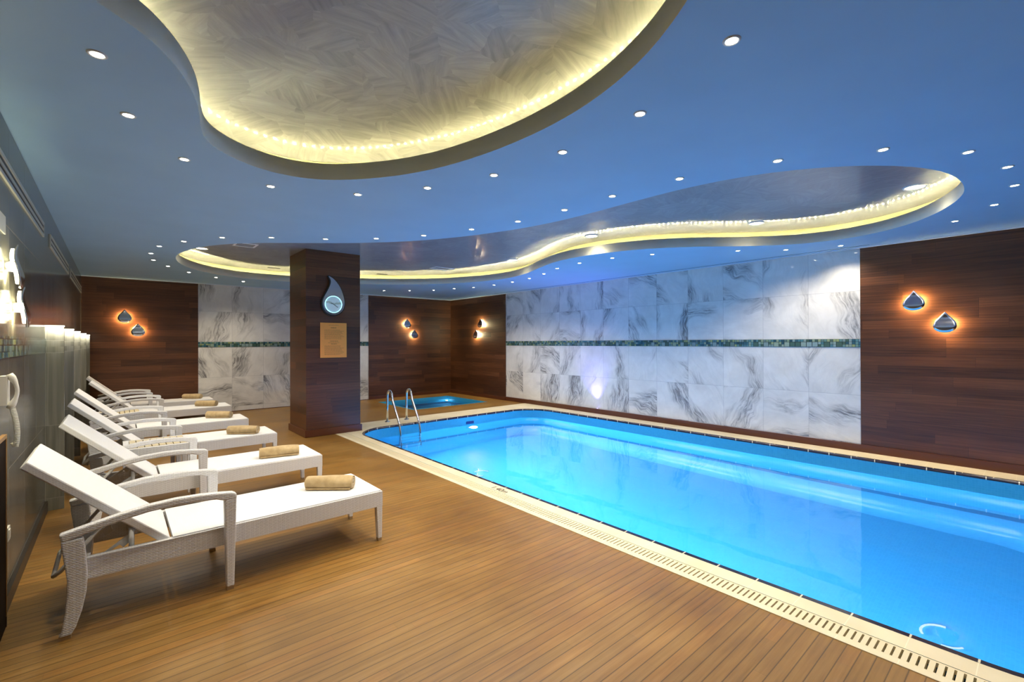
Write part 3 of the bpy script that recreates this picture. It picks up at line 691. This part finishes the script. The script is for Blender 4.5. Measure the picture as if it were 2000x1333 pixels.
# dark low panel near the camera
t = thing('low_wood_panel', 'dark wood panel with pale wooden edge standing against the left wall under the telephone', 'panel', (XL+.019,2.9,0))
mb = MB(); mb.box((0,-1.3,0),(.016,.70,1.0)); mb.build('panel', plain('near black wood', (.012,.005,.003), .7, spec=.1), t, merge=False)
mb = MB(); mb.box((0,-1.3,1.0),(.019,.718,1.02)); mb.box((0,.70,0),(.019,.718,1.0)); mb.build('edging', AMB, t, merge=False)
# telephone
t = thing('wall_telephone', 'cream wall telephone with looped handset and coiled cord on the left wall', 'telephone', (XL,3.74,1.24))
mb = MB(); mb.box((0,-.045,-.075),(.028,.045,.085)); mb.build('body', WHITE, t, bevel=.012, merge=False)
mb = MB(); pts = [(.034+.030*math.sin(math.pi*k/10), -.02, .095-.19*k/10) for k in range(11)]
mb.tube(pts, [.014,.017,.014,.010,.009,.009,.009,.010,.014,.017,.014], 12); mb.build('handset', WHITE, t)
mb = MB(); pts = []
for k in range(420):
    a = k*.62; s = k/419; r_ = .011
    pts.append((.045+.02*math.sin(s*3)+r_*math.cos(a), -.02-.02*math.sin(s*math.pi)+r_*math.sin(a), -.09-.27*s if s < .8 else -.09-.27*.8+.10*(s-.8)))
mb.tube(pts, .0022, 6); mb.build('coiled_cord', WHITE, t)
mb = MB(); mb.box((0,-.04,-.04),(.008,.04,.04)); mb.box((.008,-.02,-.025),(.012,.02,.025)); o = mb.build('wall_switch', WHITE, merge=False, bevel=.002); o.location = (XL,3.93,.40); tag(o, 'small white switch plate low on the left stone wall beside the dark panel', 'switch')
t = thing('wall_plaque', 'small grey sign plate high on the left stone wall above the droplet lamps', 'sign', (XL,3.62,2.17))
mb = MB(); mb.box((0,-.25,-.05),(.006,.22,.05)); mb.build('plate', plain('grey plate', (.32,.33,.31), .3), t, merge=False)

# blue up-lighter at the foot of the marble wall
t = thing('floor_uplight', 'tiny violet-blue light at the foot of the marble wall beside the pool', 'light', (XR-.03,6.10,.105))
mb = MB(); mb.lathe([(.03,0),(.03,.012),(.022,.016)], (0,0,0), 16); mb.build('housing', STEEL, t)
mb = MB(); mb.lathe([(.022,.014),(0,.014)], (0,0,0), 16); mb.build('lens', emit('violet lens', (.35,.25,1), 10), t)
lamp('uplight_beam', 'SPOT', (-.07,0,.04), UP_W, (.22,.18,1), (R(172),R(-8),0), t, spot_size=R(85), spot_blend=1.0, shadow_soft_size=.02)

# ---------------------------------------------------------------- sun loungers
def make_lounger(label, group):
    t = thing('sun_lounger', label, 'sun lounger', (0,0,0), 0, group)     # origin: x = 0.68 along the bed, y on the centre line
    X0 = .68
    def px(x): return x-X0
    H = .305                                     # half width of the bed
    mb = MB()
    for s in (-1,1):
        y0, y1 = sorted((s*H, s*(H-.04))); mb.box((px(-.14),y0,.262),(px(1.54),y1,.372))
    mb.box((px(1.50),-H+.04,.262),(px(1.54),H-.04,.372)); mb.box((px(-.14),-H+.04,.275),(px(-.10),H-.04,.365)); mb.box((px(.20),-H+.04,.29),(px(.24),H-.04,.345))
    mb.build('frame', WIC, t, merge=False, bevel=.007)
    mb = MB(); mb.box((px(.255),-H+.012,.345),(px(1.532),H-.012,.380)); mb.build('seat', WICF, t, merge=False, bevel=.006)
    # backrest hinged at x=.25
    a = R(137); c, s_ = math.cos(a), math.sin(a); Ln = .79; th = .042
    P0 = (.245,.372)
    prof = [(P0[0],P0[1]),(P0[0]+Ln*c,P0[1]+Ln*s_),(P0[0]+Ln*c-th*s_*1.0,P0[1]+Ln*s_+th*c),(P0[0]-th*s_,P0[1]+th*c)]
    mb = MB(); mb.prism([(px(x),z) for x,z in prof], 'y', -H+.03, H-.01)
    mb.build('backrest', WICF, t, merge='n', bevel=.007)
    # arms with their legs, outside the bed
    top = [(-.215,.535),(-.10,.560),(.02,.585),(.14,.604),(.26,.612),(.38,.609),(.47,.600),(.545,.590),(.566,.578)]
    bot = [(.566,.545),(.50,.548),(.46,.563),(.38,.571),(.26,.574),(.14,.566),(.02,.547),(-.10,.520),(-.205,.492)]
    for s in (-1,1):
        y0, y1 = sorted((s*(H+.006), s*(H+.056)))
        mb = MB(); n = 8
        prf = [(px(x),z) for x,z in bot+top]
        mb.prism(prf, 'y', y0, y1); mb.build('armrest', WIC, t, merge='n', bevel=.008)
        # rear leg, curved
        rl = [(-.208,-.125,.50),(-.205,-.118,.46),(-.195,-.112,.38),(-.185,-.108,.30),(-.185,-.112,.22),(-.193,-.128,.13),(-.205,-.152,.05),(-.213,-.170,.018)]
        mb = MB(); prf = [(px(a_),z) for a_,_,z in rl] + [(px(b_),z) for _,b_,z in rl[::-1]]
        mb.prism(prf, 'y', y0, y1); L = mb.build('leg', WIC, t, merge='n', bevel=.007)
        mb = MB(); mb.box((px(-.216),y0+.006,0),(px(-.170),y1-.006,.022)); mb.build('foot_cap', BRUSH, L, merge=False)
        mb = MB(); prf = [(px(.500),.55),(px(.512),.02),(px(.552),.02),(px(.565),.56)]
        mb.prism(prf, 'y', y0, y1); L = mb.build('leg', WIC, t, merge='n', bevel=.007)
        mb = MB(); mb.box((px(.514),y0+.006,0),(px(.550),y1-.006,.02)); mb.build('foot_cap', BRUSH, L, merge=False)
        # foot end leg
        y0, y1 = sorted((s*H, s*(H-.045)))
        mb = MB(); mb.prism([(px(1.492),.264),(px(1.505),.02),(px(1.536),.02),(px(1.54),.264)], 'y', y0, y1); L = mb.build('leg', WIC, t, merge='n', bevel=.005)
        mb = MB(); mb.box((px(1.507),y0+.004,0),(px(1.534),y1-.004,.02)); mb.build('foot_cap', BRUSH, L, merge=False)
        # toothed rail
        yy = s*(H-.07)
        mb = MB(); mb.prism([(px(-.13),.30),(px(-.11),.275),(px(-.06),.325),(px(-.045),.305),(px(-.01),.325),(px(-.02),.362),(px(.02),.385),(px(.035),.365),(px(.065),.39),(px(.055),.41),(px(.10),.435),(px(.085),.45)], 'y', yy-.006, yy+.006); mb.build('toothed_rail', TUBEW, t, merge='n')
    mb = MB(); yy = H-.09; bk = (-.03,.63)
    mb.tube([(px(-.02),-yy,.545),(px(-.22),-yy,.30),(px(-.245),-yy+.03,.275),(px(-.245),yy-.03,.275),(px(-.22),yy,.30),(px(-.02),yy,.545)], .011, 8); mb.build('support_bar', TUBEW, t)
    for s in (-1,1):
        mb = MB(); mb.tube([(px(.07),s*(H-.05),.30),(px(.07),s*(H-.05),.47)], .013, 8); mb.build('support_post', TUBEW, t)
    return t
spots = [(.68,3.60,'nearest of the row'),(.72,5.06,'second from the front'),(.68,6.60,'third from the front'),(.65,8.07,'fourth from the front'),(.73,9.87,'fifth from the front'),(.65,11.23,'farthest of the row against the back wall')]
lg = 'white wicker sun loungers in a row'
base = None
for x, y, lb in spots:
    lab = 'white wicker sun lounger with raised back, %s' % lb
    if base is None: base = make_lounger(lab, lg); base.location = (x,y,0)
    else: dup(base, (x,y,0), 0, lab, lg)

# side tables
def make_table(label):
    t = thing('side_table', label, 'side table', (0,0,0), 0, 'white wicker side tables')
    hx, hy, h = .27, .27, .50
    mb = MB(); w_ = .045
    mb.box((-hx,-hy,h-.085),(hx,-hy+w_,h)); mb.box((-hx,hy-w_,h-.085),(hx,hy,h)); mb.box((-hx,-hy+w_,h-.085),(-hx+w_,hy-w_,h)); mb.box((hx-w_,-hy+w_,h-.085),(hx,hy-w_,h))
    mb.build('frame', WIC, t, merge=False, bevel=.006)
    n = 8; wd = (2*hx-2*w_)/n
    for k in range(n):
        x0 = -hx+w_+k*wd; mb = MB(); mb.box((x0+.004,-hy+w_,h-.025),(x0+wd-.004,hy-w_,h+.004)); mb.build('slat', SLAT, t, merge=False)
    for sx in (-1,1):
        for sy in (-1,1):
            x0, x1 = sorted((sx*hx, sx*(hx-w_))); y0, y1 = sorted((sy*hy, sy*(hy-w_)))
            mb = MB(); mb.box((x0,y0,0),(x1,y1,h-.085)); mb.build('leg', WIC, t, merge=False, bevel=.005)
    return t
tb = make_table('white wicker side table with beige slatted top between the second and third loungers'); tb.location = (.33,5.90,0)
dup(tb, (.05,8.80,0), 0, 'white wicker side table with beige slatted top between the fourth and fifth loungers')

# rolled towels
def make_towel(label, loc_, rz, seed):
    rnd = random.Random(seed); t = thing('rolled_towel', label, 'towel', loc_, rz, 'rolled beige towels on the loungers')
    mb = MB(); L = .175; seg = 40; nl = 14; r = .056
    def rr(a, k): return r*(1+.04*math.sin(3*a+k*.35+seed)+.02*math.sin(5*a-k*.6))
    rings = []
    for k in range(nl+1):
        x = -L+2*L*k/nl; e = 1-.10*(abs(k/nl*2-1)**6); ring = []
        for q in range(seg):
            a = 2*math.pi*q/seg; R_ = rr(a,k)*e; ring.append((x, 1.1*R_*math.cos(a), max(-.046, R_*math.sin(a)*.92)))
        rings.append(ring)
    for k in range(nl):
        for q in range(seg): j = (q+1)%seg; mb.face([rings[k][q],rings[k][j],rings[k+1][j],rings[k+1][q]], 0, None, True)
    rl = mb.build('roll', TOW, t)
    # spiral ends
    for s in (-1,1):
        mb = MB(); pts = []; N = 70
        for k in range(N):
            a = k/N*2*math.pi*3.2; q = .008+.040*k/N; pts.append((s*(L-.004), q*1.08*math.cos(a), max(-.042, q*.92*math.sin(a))))
        mb.tube(pts, .0062, 6); mb.face([(s*(L-.006),1.06*.050*math.cos(2*math.pi*q/24)*(1),max(-.043,.047*math.sin(2*math.pi*q/24))) for q in range(24)])
        mb.build('spiral_end', TOW, t)
    # loose edge
    mb = MB(); pts = []
    A0 = R(215); mb.box((-L+.01,-.062,-.040),(L-.006,-.050,-.028)); mb.build('loose_edge', TOW, t, bevel=.004, merge=False)
    return t
TL = [(1.255,3.60,-40,'nearest lounger'),(1.235,4.97,-12,'second lounger from the front'),(1.205,6.50,-38,'third lounger from the front'),(1.19,8.14,-40,'fourth lounger from the front'),(1.24,9.80,-41,'fifth lounger from the front'),(1.19,11.31,-41,'farthest lounger')]
for i, (x, y, a, lb) in enumerate(TL): make_towel('rolled beige towel lying on the foot end of the %s' % lb, (x,y,.380+.047), R(a), i)
